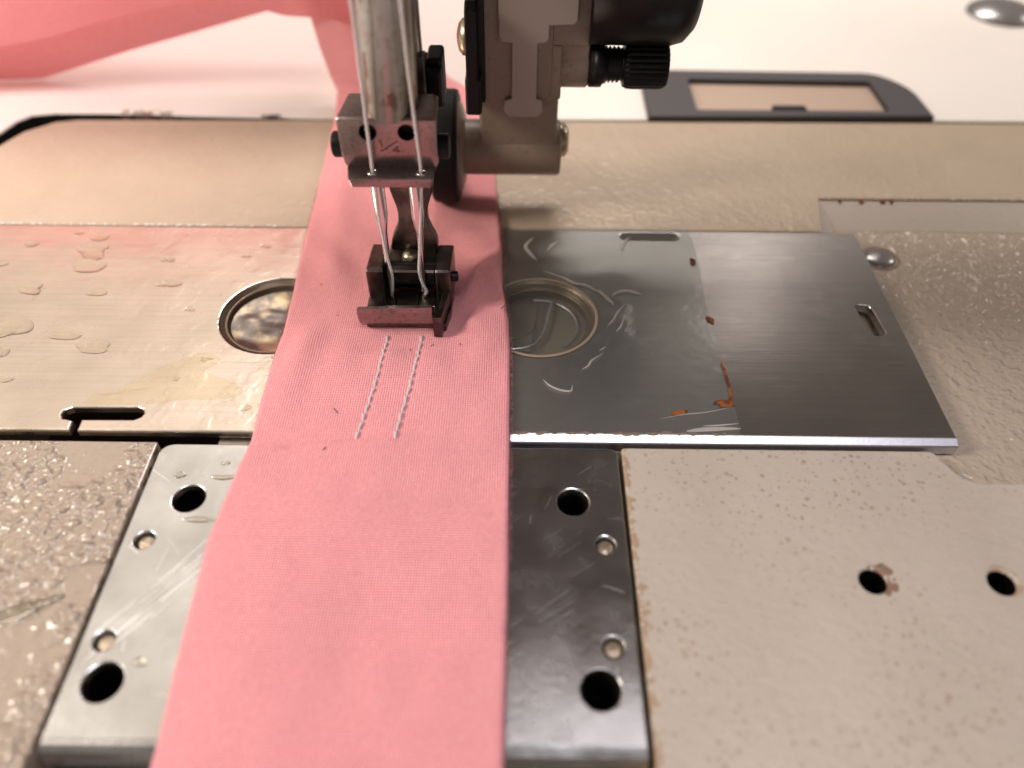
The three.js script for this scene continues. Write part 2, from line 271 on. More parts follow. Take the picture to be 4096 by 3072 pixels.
// ------------------------------------------------------------------ sewing machine: bed, arm
const REC = -3;
const machine = thing('sewing_machine', 'beige enamelled double needle sewing machine with its flat bed let into the table', 'sewing machine', [20, -28, 0]);
{
  const rear = [[250, -76.8], [130, -76.2], [-27.7, -74.6], [-69.8, -73.9], [-94.8, -73.5], [-100.5, -72.1], [-106.5, -67], [-109.5, -60.2], [-111.5, -50], [-112.5, -26.5], [88.8, -26.5], [91.6, -39.8], [250, -40.2]];
  const bed = part(machine, 'bed', tileUV(slab(rear, 0, 24, 0.5)), M.bed);
  part(bed, 'channel_floor', tileUV(slab([[-112.6, -43], [250, -43], [250, 48], [84, 48], [84, 33.4], [-30, 33.4], [-30, 4], [-74, 4], [-74, 33.4], [-112.6, 33.4]], REC, 19, 0.3)), M.channel, 'glossy pebbled floor of the channel');
  // sloping wall between the rear of the bed and the channel the plates slide in
  const wall = prismX([[-40.6, -0.45], [-39.9, -0.5], [-31.2, REC + 0.05], [-31.2, REC - 1], [-42, REC - 1]], 91.2, 250, 0.05);
  part(bed, 'channel_wall', tileUV(wall), M.wall);
  const side = new THREE.BufferGeometry();
  side.setAttribute('position', new THREE.Float32BufferAttribute([91.4, -0.3, -40, 88.7, -0.3, -26.6, 92.6, REC + 0.02, -26.6, 91.4, -0.3, -40, 92.6, REC + 0.02, -26.6, 94.0, REC + 0.02, -36], 3)); side.computeVertexNormals();
  part(bed, 'channel_wall', tileUV(side), M.wall);
  // chipped enamel along the joint, rust flecks on the step
  const chips = []; for (let i = 0; i < 70; i++) { const x = R(-104, -27); chips.push(new THREE.IcosahedronGeometry(R(0.12, 0.3), 0).scale(R(1, 2.4), 0.5, 0.8).translate(x, -0.02, -26.75 + R(-0.25, 0.15))); }
  for (let i = 0; i < 60; i++) chips.push(new THREE.IcosahedronGeometry(R(0.12, 0.28), 0).scale(R(1, 2.2), 0.5, 0.8).translate(R(92, 150), -0.12, -40.3 + R(-0.2, 0.3)));
  const chip = part(bed, 'paint_chips', tileUV(merge(chips)), M.table); chip.userData.kind = 'stuff';
  for (const [x, w] of [[101.4, 1.3], [106.4, 1.4], [108.4, 0.9], [96.4, 0.7]]) part(bed, 'rust_spot', tileUV(new THREE.SphereGeometry(1, 10, 6).scale(w * 0.5, 0.18, 0.75).rotateX(0.3).translate(x, -0.42, -39.5)), M.rust);
  // round slotted screw in the channel
  const screw = part(bed, 'channel_screw', [latheY([[0, REC + 0.9], [2.2, REC + 0.75], [3.2, REC + 0.25], [3.4, REC - 0.2]], 100.7, -21.2)], M.cap);
  part(bed, 'screw_recess', [latheY([[3.5, REC + 0.02], [4.1, REC + 0.06], [4.3, REC + 0.01]], 100.7, -21.2)], M.bronze);
  // front panels either side of the throat plate
  const pl = slab(roundedPts([[-112.8, 34], [-38.9, 34], [-38.9, 112], [-112.8, 112]], [1, 0.6, 1, 1]), -0.7, 8, 0.35);
  part(machine, 'bed_panel', tileUV(pl, 40), M.wet, 'oily bed panel with wet hammered enamel');
  const prPts = roundedPts([[38.9, 34.2], [91.2, 34.2], [94.2, 40.6], [250, 41.6], [250, 112], [38.9, 112]], [0.6, 1.2, 3.2, 0, 1, 1]);
  const holes = [[73.6, 58.5], [92.4, 58.5]];
  const pr = slab(prPts, -0.7, 8, 0.45, holes.map(([x, z]) => circlePts(x, z, 2.0, 32)));
  M.speck = mat({ color: lin(1, 1, 1), roughness: 0.42, bumpMap: grain, bumpScale: 0.00011, map: colorTex(2048, 1024, (u, v) => {
    const x = 38 + u * 120, z = 112 - v * 80, f = fbm(u * 9, v * 6, 9, 6, 161, 4);
    let c = mix3([0.43, 0.375, 0.31], [0.50, 0.44, 0.37], f);
    const dens = sst(0.30, 0.62, fbm(u * 5, v * 4, 5, 4, 163, 3) + 0.22 * (1 - sst(34, 62, z)) - 0.15 * sst(75, 110, x) + 0.1 * (1 - sst(40, 52, x)));
    const cell = spots(u * 96, v * 64, 96, 64, 165);
    const s = cell * (0.12 + 0.88 * dens);
    c = mix3(c, [0.27, 0.175, 0.115], 0.62 * s);
    const rr = Math.hypot(x - 74.6, (z - 58.2)), rust = sst(3.3, 2.1, rr + 1.2 * (fbm(u * 60, v * 40, 60, 40, 167, 3) - 0.5));
    c = mix3(c, [0.17, 0.08, 0.04], 0.8 * sst(0.46, 0.58, fbm(u * 130, v * 87, 130, 87, 168, 3) * (0.35 + 0.65 * rust) + 0.12 * rust));
    const r2 = Math.hypot(x - 92.9, z - 58.3); c = mix3(c, [0.30, 0.17, 0.08], 0.5 * sst(0.44, 0.6, fbm(u * 130, v * 87, 130, 87, 173, 3) + 0.1) * sst(2.9, 2.1, r2 + (fbm(u * 60, v * 40, 60, 40, 169, 3) - 0.5)));
    const e = sst(2.2, 0, x - 38.9 + 2.4 * (fbm(u * 50, v * 50, 50, 50, 170, 3) - 0.5)); return mix3(c, [0.30, 0.18, 0.09], 0.65 * sst(0.42, 0.56, fbm(u * 150, v * 100, 150, 100, 172, 3) * (0.3 + 0.7 * e) + 0.08 * e));
  }) });
  part(machine, 'bed_panel', boundsUV(pr, 38, 158, 32, 112), M.speck, 'dry bed panel with brown specks and two screw holes');
  for (const [x, z] of holes) part(machine, 'hole_wall', tileUV(latheY([[2.0, -1.2], [1.9, -2], [1.9, -26], [0, -26.1]], x, z, 24)), M.foot);
  // arm over the bed, with the head at its open end
  const arm = part(machine, 'arm', [tileUV(box(-34, 300, 92, 190, -92, 40, 10)), tileUV(box(262, 300, -2, 100, -72, 36, 8))], M.bed, 'enamelled arm and pillar above the bed');
  part(arm, 'added_dark_underside', tileUV(box(-24, 214, 90.2, 92.6, -84, 32, 1)), mat({ color: lin(0.13, 0.125, 0.12), roughness: 0.6, bumpMap: grain, bumpScale: 0.0001 }));  // unseen dark sheet added below the arm to darken reflections in the plates
}

// ------------------------------------------------------------------ slide plates
const WIN = [25.6, 2.7, 10.9];
const stad = (x0, x1, z0, z1, n = 8) => { const r = (z1 - z0) / 2, c = (z0 + z1) / 2, o = []; for (let i = 0; i <= n; i++) { const a = -Math.PI / 2 + Math.PI * i / n; o.push([x1 - r + r * Math.cos(a), c + r * Math.sin(a)]); } for (let i = 0; i <= n; i++) { const a = Math.PI / 2 + Math.PI * i / n; o.push([x0 + r + r * Math.cos(a), c + r * Math.sin(a)]); } return o; };
function blobPts(cx, cz, rx, rz, k, s, n = 28) { return Array.from({ length: n }, (_, i) => { const a = i / n * 2 * Math.PI, q = 1 + k * (vn(i / n * 7, 0.5, 7, 1, s) - 0.5); return [cx + rx * q * Math.cos(a), cz + rz * q * Math.sin(a)]; }); }
function dropGeo(pts, h, y) {   // a low dome of liquid over an outline
  const n = pts.length, cx = pts.reduce((a, p) => a + p[0], 0) / n, cz = pts.reduce((a, p) => a + p[1], 0) / n, pos = [], idx = [], ks = [[1, 0], [0.985, 0.25], [0.94, 0.5], [0.84, 0.78], [0.6, 0.95], [0.3, 1]];
  for (const [k, f] of ks) for (const p of pts) pos.push(cx + (p[0] - cx) * k, y + h * f, cz + (p[1] - cz) * k);
  const c = pos.length / 3; pos.push(cx, y + h, cz, cx, y, cz);
  for (let j = 0; j + 1 < ks.length; j++) for (let i = 0; i < n; i++) { const a = j * n + i, b = j * n + (i + 1) % n; idx.push(a, a + n, b, b, a + n, b + n); }
  for (let i = 0; i < n; i++) { const o = (ks.length - 1) * n; idx.push(o + i, c, o + (i + 1) % n); idx.push(i, (i + 1) % n, c + 1); }
  const g = new THREE.BufferGeometry(); g.setAttribute('position', new THREE.Float32BufferAttribute(pos, 3)); g.setIndex(idx); g.computeVertexNormals(); return tileUV(g);
}
{
  const t = thing('slide_plate', 'oily bright slide plate with a long black slot at its front edge', 'slide plate', [-60, REC, 3]);
  const X0 = -112.4, X1 = -12.5, Z0 = -25.9, Z1 = 32.6;
  const pts = [[X0, Z0], [X1, Z0], [X1, Z1], [-52.9, Z1], [-53.1, 30.1], [-44.2, 30.0], [-43.2, 29.4], [-42.9, 28.6], [-43.4, 27.7], [-44.4, 27.3], [-55.6, 27.5], [-56.7, 28.1], [-56.9, 29.0], [-56.4, 29.9], [-54.4, 30.4], [-54.2, Z1], [X0, Z1]];
  const g = slab(pts, 0.25, 1.7, 0.42, [circlePts(-WIN[0], WIN[1], WIN[2])], 4);
  const F = (u, v) => ({ x: X0 + u * (X1 - X0), z: Z1 - v * (Z1 - Z0) });
  M.plateL = mat({ metalness: 1, color: lin(1, 1, 1),
    map: colorTex(2048, 1024, (u, v) => {
      const f = fbm(u * 10, v * 6, 10, 6, 201, 5), st = fbm(u * 6, v * 120, 6, 120, 203, 2), sp = vn(u * 300, v * 175, 300, 175, 205), sp2 = vn(u * 70, v * 40, 70, 40, 207);
      let c = mix3([0.54, 0.465, 0.395], [0.76, 0.675, 0.595], 0.72 * f + 0.28 * st);
      if (sp > 0.985 && sp2 > 0.62) c = mul3(c, 0.35); return c;
    }),
    roughnessMap: valueTex(1024, 512, (u, v) => { const f = fbm(u * 12, v * 7, 12, 7, 211, 4), { x, z } = F(u, v), wet = sst(0.0, 4, (z - 27.5) + (x + 53) * 0.75 + 3 * (f - 0.5)); return 0.22 + 0.18 * f - 0.06 * (1 - wet); }), roughness: 1,
    bumpMap: heightTex(2048, 1024, (u, v) => 0.6 * fbm(u * 7, v * 330, 7, 330, 213, 2) + 0.25 * fbm(u * 60, v * 220, 60, 220, 215, 2) + 1.0 * sst(0.5, 0.75, fbm(u * 26, v * 15, 26, 15, 217, 4)) + 0.5 * sst(0.5, 0.53, fbm(u * 9, v * 5, 9, 5, 219, 4))), bumpScale: 0.00003 });
  part(t, 'plate', boundsUV(g, X0, X1, Z0, Z1), M.plateL);
  // round inspection window with its stepped rim and a wet dished metal below
  const win = part(t, 'inspection_window', [tileUV(latheY([[10.9, 0.12], [10.75, -0.1], [10.3, -0.25], [10.2, -0.55], [9.9, -0.6], [9.75, -0.45], [9.5, -0.7], [9.3, -1.3], [9.2, -1.5]], -WIN[0], WIN[1], 64), 20)], M.bronze);
  const n = 60, pos = [], idx = [];
  for (let j = 0; j <= n; j++) for (let i = 0; i <= n; i++) { const r = 9.4 * j / n, a = i / n * 2 * Math.PI, x = -WIN[0] + r * Math.cos(a), z = WIN[1] + r * Math.sin(a); pos.push(x, -1.5 - 0.9 * (1 - (r / 9.4) ** 2) + (1.1 * (fbm(x * 0.16 + 40, z * 0.24 + 40, 999, 999, 221, 2) - 0.5)) * (1 - (r / 9.4) ** 4), z); }
  for (let j = 0; j < n; j++) for (let i = 0; i < n; i++) { const a = j * (n + 1) + i; idx.push(a, a + 1, a + n + 1, a + 1, a + n + 2, a + n + 1); }
  const dish = new THREE.BufferGeometry(); dish.setAttribute('position', new THREE.Float32BufferAttribute(pos, 3)); dish.setIndex(idx); dish.computeVertexNormals();
  M.dish = mat({ color: lin(1, 1, 1), metalness: 1, roughness: 0.38, map: colorTex(256, 256, (u, v) => mix3([0.13, 0.115, 0.105], [0.46, 0.38, 0.25], sst(0.36, 0.68, fbm(u * 9, v * 9, 9, 9, 225, 5)))) });
  part(win, 'dished_cover', tileUV(dish), M.dish);
  // drops of oil
  const drops = [[-74.6, -23.2, 1.3, 0.8], [-69.6, -21.9, 2.0, 1.5], [-69, -16.4, 3.2, 2.6], [-68.4, -11.8, 3.4, 2.2], [-76.6, -4.2, 2.3, 1.8], [-62.6, -3.2, 2.0, 1.2], [-76.2, 8, 3.8, 2.9], [-75, 14, 2.2, 1.3], [-25.6, 27.2, 1.0, 0.75], [-49.5, -6, 2.6, 1.1], [-64, 9, 2.8, 1.6], [-58, 12.5, 3.2, 1.6], [-70, 21, 1.4, 0.8], [-52, -14, 1.5, 0.8], [-33, -19, 1.6, 0.7], [-36.5, -15.5, 1.2, 0.5], [-36, 15.2, 1.1, 0.6], [-40, 20.5, 0.7, 0.5], [-43, 1.5, 1.2, 0.6], [-88, -12, 2.6, 1.4], [-92, 3, 2.4, 1.6], [-83, -19, 1.6, 1]];
  drops.forEach(([x, z, a, b], i) => part(t, 'oil_drop', dropGeo(blobPts(x, z, a, b, 0.7, 300 + i), 0.075 * Math.min(a, b) ** 0.5, 0.255), M.oilDrop));
  const pud = curve([[-54.2, 0, 26.6], [-53, 0, 24.6], [-50.2, 0, 24.4], [-48.2, 0, 21.8], [-45, 0, 18.8], [-41, 0, 15.8], [-36.5, 0, 13.8], [-33, 0, 15.8], [-35, 0, 18.4], [-31, 0, 20.4], [-27, 0, 23.2], [-30, 0, 25.2], [-36, 0, 25.4], [-41, 0, 26.2], [-46, 0, 26.7], [-51, 0, 26.8]]).getPoints(90).map((p) => [p.x, p.z]);
  part(t, 'oil_puddle', dropGeo(pud.reverse(), 0.09, 0.255), M.oilFilm);
}
{
  const t = thing('slide_plate', 'brushed dry slide plate with clear film over its round window', 'slide plate', [60, REC, 3]);
  const X0 = 12.5, X1 = 95.6, Z0 = -26.0, Z1 = 32.3;
  const slot = roundedPts([[88.5, -2.0], [91.4, -1.6], [92.0, 6.6], [89.6, 7.2], [88.6, 3.2]], [0.8, 1.1, 0.9, 0.7, 1]);
  const back = stad(43.6, 56.6, -25.2, -22.5);
  const g = slab([[X0, Z0], [X1, Z0], [X1, Z1], [X0, Z1]], 0.25, 1.9, 0.3, [circlePts(WIN[0], WIN[1], WIN[2]), slot.slice().reverse(), back.slice().reverse()], 4);
  M.plateR = mat({ metalness: 1, color: lin(1, 1, 1), roughness: 0.27,
    map: colorTex(2048, 1024, (u, v) => { const f = fbm(u * 9, v * 6, 9, 6, 231, 4), st = fbm(u * 5, v * 200, 5, 200, 233, 3), w = sst(0.62, 0.75, fbm(u * 18, v * 30, 18, 30, 235, 4)); return mul3([0.53, 0.505, 0.49], 0.80 + 0.22 * f + 0.16 * st + 0.07 * w); }),
    bumpMap: heightTex(1024, 1024, (u, v) => 0.6 * fbm(u * 6, v * 420, 6, 420, 237, 2) + 0.4 * fbm(u * 24, v * 24, 24, 24, 239, 4)), bumpScale: 0.000008 });
  part(t, 'plate', boundsUV(g, X0, X1, Z0, Z1), M.plateR);
  part(t, 'front_edge', tileUV(prismX([[31.9, 0.22], [32.25, 0.2], [33.35, -0.42], [33.5, -0.7], [33.5, -2.4], [31.9, -2.4]], 12.6, 95.7, 0.08)), M.steelEdge);
  const win = part(t, 'inspection_window', [tileUV(latheY([[10.9, 0.15], [10.8, 0.0], [10.4, -0.2], [10.3, -0.9], [9.9, -1.0], [9.7, -0.8], [9.4, -1.2], [9.3, -5]], WIN[0], WIN[1], 64), 20)], M.bronze);
  M.pit = mat({ color: lin(0.2, 0.165, 0.125), metalness: 0.5, roughness: 0.45, bumpMap: grain, bumpScale: 0.00005 });
  part(win, 'bobbin_cover', [tileUV(latheY([[9.3, -2.6], [8.2, -2.5], [7.6, -2.3], [7.3, -2.5], [0.001, -2.6]], WIN[0] + 0.2, WIN[1], 48))], M.pit);
  part(win, 'bobbin_ring', new THREE.TorusGeometry(7.6, 0.26, 10, 60, 2.6).rotateX(-Math.PI / 2).rotateY(-0.9).translate(WIN[0], -2.15, WIN[1]), M.steelEdge);
  part(win, 'latch_spring', [tileUV(tube([[15.5, -1.6, 9.6], [21, -1.6, 9.9], [24.5, -1.6, 8.6], [26.4, -1.6, 5.0], [27.6, -1.6, -0.6], [28.4, -1.6, -4.2]], 0.28, 60))], M.steelEdge);
  part(win, 'latch_block', box(16, 25.2, -2.4, -1.7, -3.8, 5.0, 0.25).rotateY(-0.12).translate(-0.6, 0, 2.4), M.pit);
  part(win, 'latch_edge', [tileUV(tube([[25.8, -1.6, -3.5], [24.4, -1.6, 4.6], [20.8, -1.6, 6.8], [15, -1.6, 6.4]], 0.14, 40))], M.bronze);
}

// the hidden needle plate in the middle, which carries the cloth
{
  const t = thing('needle_plate', 'steel needle plate under the pink cloth between the two slide plates', 'needle plate', [0, REC, 3]);
  part(t, 'plate', tileUV(slab([[-12.3, -25.9], [12.3, -25.9], [12.3, 32.8], [-12.3, 32.8]], 0.2, 1.8, 0.2)), M.steelEdge);
}

// ------------------------------------------------------------------ throat plate in front
{
  const t = thing('front_plate', 'scratched aluminium plate with four bores at the front of the bed', 'metal plate', [0, -8, 60]);
  const bores = [[-30.4, 45.4, 2.45], [-33.1, 74.6, 2.6], [30.3, 45.3, 2.45], [32.7, 74.8, 2.6]], pins = [[-34.9, 53, 1.45], [-35, 68.9, 1.45], [34.9, 53, 1.45], [34.8, 69, 1.45]];
  const pts = roundedPts([[-38.2, 34.4], [38.2, 34.4], [38.2, 82.0], [-38.2, 82.0]], [2.6, 1.6, 0, 0]);
  const g = slab(pts, -0.75, 9, 0.3, [...bores, ...pins].map(([x, z, r]) => circlePts(x, z, r + 0.05, 40)), 5);
  const X0 = -39, X1 = 39, Z0 = 34, Z1 = 85;
  const strokes = []; for (let i = 0; i < 26; i++) { const a = R(0, 1); strokes.push([lerp(-36, -23, a) + R(-2, 2), lerp(70, 53, a) + R(-3, 3), R(3, 12), 0.92 + R(-0.08, 0.08), R(0.04, 0.14), R(0.4, 1)]); }
  for (let i = 0; i < 16; i++) strokes.push([R(20, 34), R(44, 72), R(2, 9), 0.6 + R(-0.1, 0.1), R(0.03, 0.07), R(0.12, 0.4)]);
  for (let i = 0; i < 60; i++) strokes.push([R(-38, 38), R(35, 84), R(1, 6), R(-0.3, 3), R(0.03, 0.07), R(0.2, 0.7)]);
  const scr = new Float32Array(1024 * 670);
  for (const [x, z, L, a, w, k] of strokes) for (let s = 0; s < L * 40; s++) { const d = s / 40 - L / 2, px = Math.round((x + d * Math.cos(a) - X0) / (X1 - X0) * 1024), pz = Math.round((Z1 - (z - d * Math.sin(a))) / (Z1 - Z0) * 670), r = Math.ceil(w * 13); for (let q = -r; q <= r; q++) for (let e = -r; e <= r; e++) if (q * q + e * e <= r * r && px + q >= 0 && px + q < 1024 && pz + e >= 0 && pz + e < 670) scr[(pz + e) * 1024 + px + q] = Math.max(scr[(pz + e) * 1024 + px + q], k * sst(0, 0.2, 0.5 - Math.abs(d / L))); }
  const S = (u, v) => scr[Math.min(669, Math.floor(v * 670)) * 1024 + Math.min(1023, Math.floor(u * 1024))];
  M.alu = mat({ metalness: 1, color: lin(1, 1, 1), roughness: 1,
    map: colorTex(1024, 670, (u, v) => { const f = fbm(u * 12, v * 8, 12, 8, 241, 5), s = S(u, v); return mul3([0.64, 0.645, 0.65], 0.70 + 0.42 * f + 0.14 * s); }),
    roughnessMap: valueTex(1024, 670, (u, v) => 0.17 + 0.15 * fbm(u * 20, v * 14, 20, 14, 243, 4) + 0.14 * S(u, v)),
    bumpMap: heightTex(1024, 670, (u, v) => 0.5 * fbm(u * 90, v * 60, 90, 60, 245, 3) + 0.5 * fbm(u * 18, v * 12, 18, 12, 247, 4) - 0.6 * S(u, v)), bumpScale: 0.000035 });
  part(t, 'plate', boundsUV(g, X0, X1, Z0, Z1), M.alu);
  part(t, 'front_edge', boundsUV(prismX([[81.6, -0.8], [82.4, -0.86], [83.2, -1.3], [83.8, -2.2], [84.0, -3.4], [84.0, -9.5], [81.6, -9.5]], -38.2, 38.2, 0.3), X0, X1, Z0, Z1), M.alu);
  for (const [x, z, r] of bores) part(t, 'bore', [tileUV(latheY([[r + 0.03, -1.2], [r - 0.1, -1.5], [r - 0.35, -2.0], [r - 0.15, -2.4], [r - 0.4, -2.9], [r - 0.15, -3.4], [r - 0.4, -4], [r - 0.4, -24], [0, -24.1]], x, z, 36))], M.foot);
  for (const [x, z, r] of pins) part(t, 'dowel_pin', [tileUV(latheY([[r, -2.6], [r * 0.94, -1.75], [r * 0.6, -1.45], [0, -1.4]], x, z, 32))], M.brass);
  const drops = [[-27.4, 49.4, 2.6, 0.5], [-33, 41, 1.2, 0.6], [-25.6, 41.3, 2.2, 0.5], [-26.5, 38.4, 0.8, 0.5], [-29, 72, 1.3, 0.6]];
  drops.forEach(([x, z, a, b], i) => part(t, 'oil_drop', dropGeo(blobPts(x, z, a, b, 0.8, 400 + i), 0.16, -0.745), M.oil));
}
{ // pool of oil on the wet panel
  const t = thing('oil_streak', 'thick glossy streak of oil on the wet bed panel', 'oil streak', [-48, -0.69, 64]);
  part(t, 'streak', dropGeo(blobPts(-48.2, 64.6, 5.2, 1.1, 0.6, 431).map(([x, z]) => { const a = 0.42, dx = x + 48.2, dz = z - 64.6; return [-48.2 + dx * Math.cos(a) + dz * Math.sin(a), 64.6 - dx * Math.sin(a) + dz * Math.cos(a)]; }), 0.5, -0.6), M.oil);
}

// ------------------------------------------------------------------ clear film on the dry plate
{
  const t = thing('clear_film', 'clear plastic film stuck over the window of the dry slide plate', 'plastic film', [38, 0.3, 3]);
  const NX = 60, NZ = 70, pos = [], idx = [];
  for (let j = 0; j <= NZ; j++) for (let i = 0; i <= NX; i++) {
    const a = i / NX, b = j / NZ, x = lerp(14, 59 + 0.35 * Math.sin(b * 9), a), z = lerp(-26.8, 32.15, b), r = Math.hypot(x - WIN[0], z - WIN[1]);
    const puff = 0.6 * sst(5, 1, Math.abs(r - 14.5)) * fbm(x * 0.35 + 9, z * 0.35 + 9, 999, 999, 501, 3) - 0.5 * sst(10.5, 8, r);
    pos.push(x, 0.36 + puff + 0.05 * fbm(x * 0.2, z * 0.2 + 50, 999, 999, 503, 2), z);
  }
  for (let j = 0; j < NZ; j++) for (let i = 0; i < NX; i++) { const a = j * (NX + 1) + i; idx.push(a, a + NX + 1, a + 1, a + 1, a + NX + 1, a + NX + 2); }
  const g = new THREE.BufferGeometry(); g.setAttribute('position', new THREE.Float32BufferAttribute(pos, 3)); g.setIndex(idx); g.computeVertexNormals();
  part(t, 'sheet', tileUV(g), M.film);
  const crease = (pts, w, h) => { const c = curve(pts.map(([x, z]) => [x, 0, z])), n = 24, rings = []; for (let k = 0; k <= n; k++) { const p = c.getPoint(k / n), d = c.getTangent(k / n), f = Math.sin(Math.PI * clamp(k / n, 0.03, 0.97)) ** 0.6, ring = []; for (let q = 0; q < 8; q++) { const an = q / 8 * 2 * Math.PI; ring.push([p.x - d.z * Math.cos(an) * w * f, 0.58 + Math.sin(an) * h * f, p.z + d.x * Math.cos(an) * w * f]); } rings.push(ring); } return tileUV(sweepY(rings)); };
  for (const [p, w, h] of [[[[26.6, -11.2], [31, -8.8], [33, -7.2], [35, -6.8], [39.2, -3]], 0.34, 0.16], [[[37.6, -5.4], [38.9, -3.2], [40.4, -0.8]], 0.42, 0.14], [[[40.2, -3.4], [41.6, -4.6], [43.6, -5], [46.2, -4]], 0.32, 0.3], [[[38.6, 5.6], [40.0, 3.6], [40.9, 1.6], [42.8, -1]], 0.2, 0.1], [[[40.2, 7.0], [41.2, 5.6], [42.0, 3.2]], 0.16, 0.1], [[[26.0, 19.9], [27.2, 21.4], [29.2, 22.5], [30.9, 22.6], [31.2, 21.2]], 0.2, 0.22], [[[33.0, 17.4], [34.4, 16.2], [35, 15], [37.4, 13.0]], 0.22, 0.1], [[[36.6, 12.4], [38.0, 11.2]], 0.14, 0.08], [[[45.6, -23], [44.2, -21], [43.4, -17.6]], 0.4, 0.16], [[[24.6, -22.6], [23.0, -19.6], [24.1, -16.8], [25.3, -14.8]], 0.45, 0.1], [[[30.4, -21.4], [28.8, -20.2], [27.6, -17.8]], 0.4, 0.1], [[[46.0, 28.9], [50, 27.9], [54, 27.3], [58.8, 26.0]], 0.09, 0.08], [[[50, 31.6], [54, 31.1], [59.3, 30.9]], 0.5, 0.16], [[[53, 30.4], [56, 30.2], [59.2, 29.8]], 0.16, 0.1]]) part(t, 'crease', crease(p, w, h), M.creaseFilm);
  // glue-stained rim round the window
  part(t, 'glue_ring', [tileUV(new THREE.TorusGeometry(11.2, 0.32, 8, 80, 5.2).scale(1, 1, 0.5).rotateX(-Math.PI / 2).rotateY(-2.6).translate(WIN[0], 0.5, WIN[1]))], mat({ color: lin(0.27, 0.21, 0.145), roughness: 0.4, bumpMap: grain, bumpScale: 0.0001 }));
  const fleck = (x, z, a, b, s, rot = 0) => { const p = blobPts(0, 0, a, b, 1.1, s, 22).map(([u, v]) => [x + u * Math.cos(rot) - v * Math.sin(rot), z + u * Math.sin(rot) + v * Math.cos(rot)]); part(t, 'rust_fleck', tileUV(dropGeo(p, 0.06, 0.44)), M.rust); };
  [[58.2, -15, 0.5, 1.5, 1], [58.8, 3.2, 0.6, 1.1, 2], [58.9, 16, 0.25, 1.6, 3], [59.1, 19, 0.35, 2.2, 4, 0.06], [59.2, 22.2, 0.3, 2, 5], [57.8, 25, 1.9, 0.7, 6, -0.12], [59.0, 24.2, 0.4, 1.0, 7], [49.8, 27.2, 1.3, 0.55, 8, -0.2], [48.6, 27.7, 0.8, 0.2, 9, -0.3]].forEach((a) => fleck(...a.slice(0, 4), 510 + a[4], a[5]));
  // dirt gathered along the front edge of the film
  const dirt = []; for (let i = 0; i < 90; i++) { const x = R(20, 57); dirt.push(new THREE.IcosahedronGeometry(R(0.15, 0.4), 0).scale(R(1.2, 3), 0.35, R(0.6, 1.1)).translate(x, 0.24, 32.1 - 1.6 * sst(40, 57, x) * rnd() + R(-0.2, 0.2))); }
  const d = part(t, 'dirt', tileUV(merge(dirt)), mat({ color: lin(0.21, 0.155, 0.115), roughness: 0.9, bumpMap: grain, bumpScale: 0.0001 })); d.userData.kind = 'stuff';
}

// ------------------------------------------------------------------ table hinge and cap
{
  const t = thing('hinge', 'grey plastic hinge frame with a beige metal tongue let into the white table', 'hinge', [93, -3, -90]);
  const outer = roundedPts([[55.6, -75.6], [55.8, -97], [58, -103.4], [124, -102.4], [131, -93], [131.6, -77.0]], [0, 2, 2, 5, 5, 0]), hole = roundedPts([[68.4, -78.8], [68.6, -97.8], [120.6, -97], [121, -79]], 1.2);
  part(t, 'frame', tileUV(slab(outer, 1.5, 6, 0.5, [hole])), M.frame);
  const tongue = part(t, 'tongue', tileUV(slab([[69, -78.6], [69, -97.2], [120.4, -96.6], [120.5, -79]], 0.2, 0.7, 0.1)), M.hinge);
  part(tongue, 'black_stop', box(89.6, 98.6, 0.1, 1.6, -82.2, -78.9, 0.4), M.rubber);
}
{
  const t = thing('dome_button', 'oval domed grey metal button on the white table', 'button', [181, -0.2, -151]);
  part(t, 'dome', [latheY([[0, 3.4], [4, 3.2], [8, 2.4], [10.6, 1.0], [11.2, -0.1]], 181.5, -150.5, 48)], M.cap);
}
{ // lint and chaff lying in the gap behind the bed
  const t = thing('lint_clump', 'small brown tuft of lint in the gap behind the bed', 'lint', [-78, -1, -75.5]);
  const l = []; for (let i = 0; i < 30; i++) { const x = rnd() < 0.6 ? R(-84, -76) : R(-74, -70.5); l.push(tube([[x, -1, -75.5], [x + R(-1, 1), R(0.2, 1.2), -76 + R(-0.8, 0.5)], [x + R(-2, 2), R(0, 1.2), -76.2 + R(-1, 0.8)]], 0.09, 6, 4)); }
  part(t, 'fibres', l, mat({ color: lin(0.27, 0.14, 0.10), roughness: 1 }));
  const u = thing('lint_clump', 'dark speck of lint in the gap beside the cloth', 'lint', [-44, -1, -75]);
  const k = []; for (let i = 0; i < 20; i++) { const x = R(-46.4, -42.4); k.push(tube([[x, -0.8, -75.3], [x + R(-1, 1), R(0.3, 0.9), -75.4], [x + R(-1, 1), R(0, 0.6), -75.9]], 0.1, 6, 4)); }
  part(u, 'fibres', k, M.lint);
}

// ------------------------------------------------------------------ pink cloth
const interp = (tab, z) => { if (z >= tab[0][0]) return tab[0][1]; for (let i = 0; i + 1 < tab.length; i++) { const [a, p] = tab[i], [b, q] = tab[i + 1]; if (z <= a && z >= b) return lerp(p, q, sst(0, 1, (a - z) / (a - b)) * 0.35 + 0.65 * (a - z) / (a - b)); } return tab[tab.length - 1][1]; };
const LE = [[112, -22.2], [85.5, -22.2], [70, -23.4], [53.9, -24.4], [50, -23.9], [35.8, -22.6], [22, -23.2], [14, -23.3], [9, -23.0], [0, -23.4], [-13.6, -24.2], [-30, -25.0], [-41.7, -25.5], [-63, -26.4], [-84, -27.4]];
const RE = [[112, 20.2], [85, 20.2], [56, 20.4], [35, 20.3], [14, 20.1], [6, 19.8], [2, 19.3], [-6, 18.4], [-14, 18.1], [-24, 17.6], [-45, 16.0], [-84, 13]];
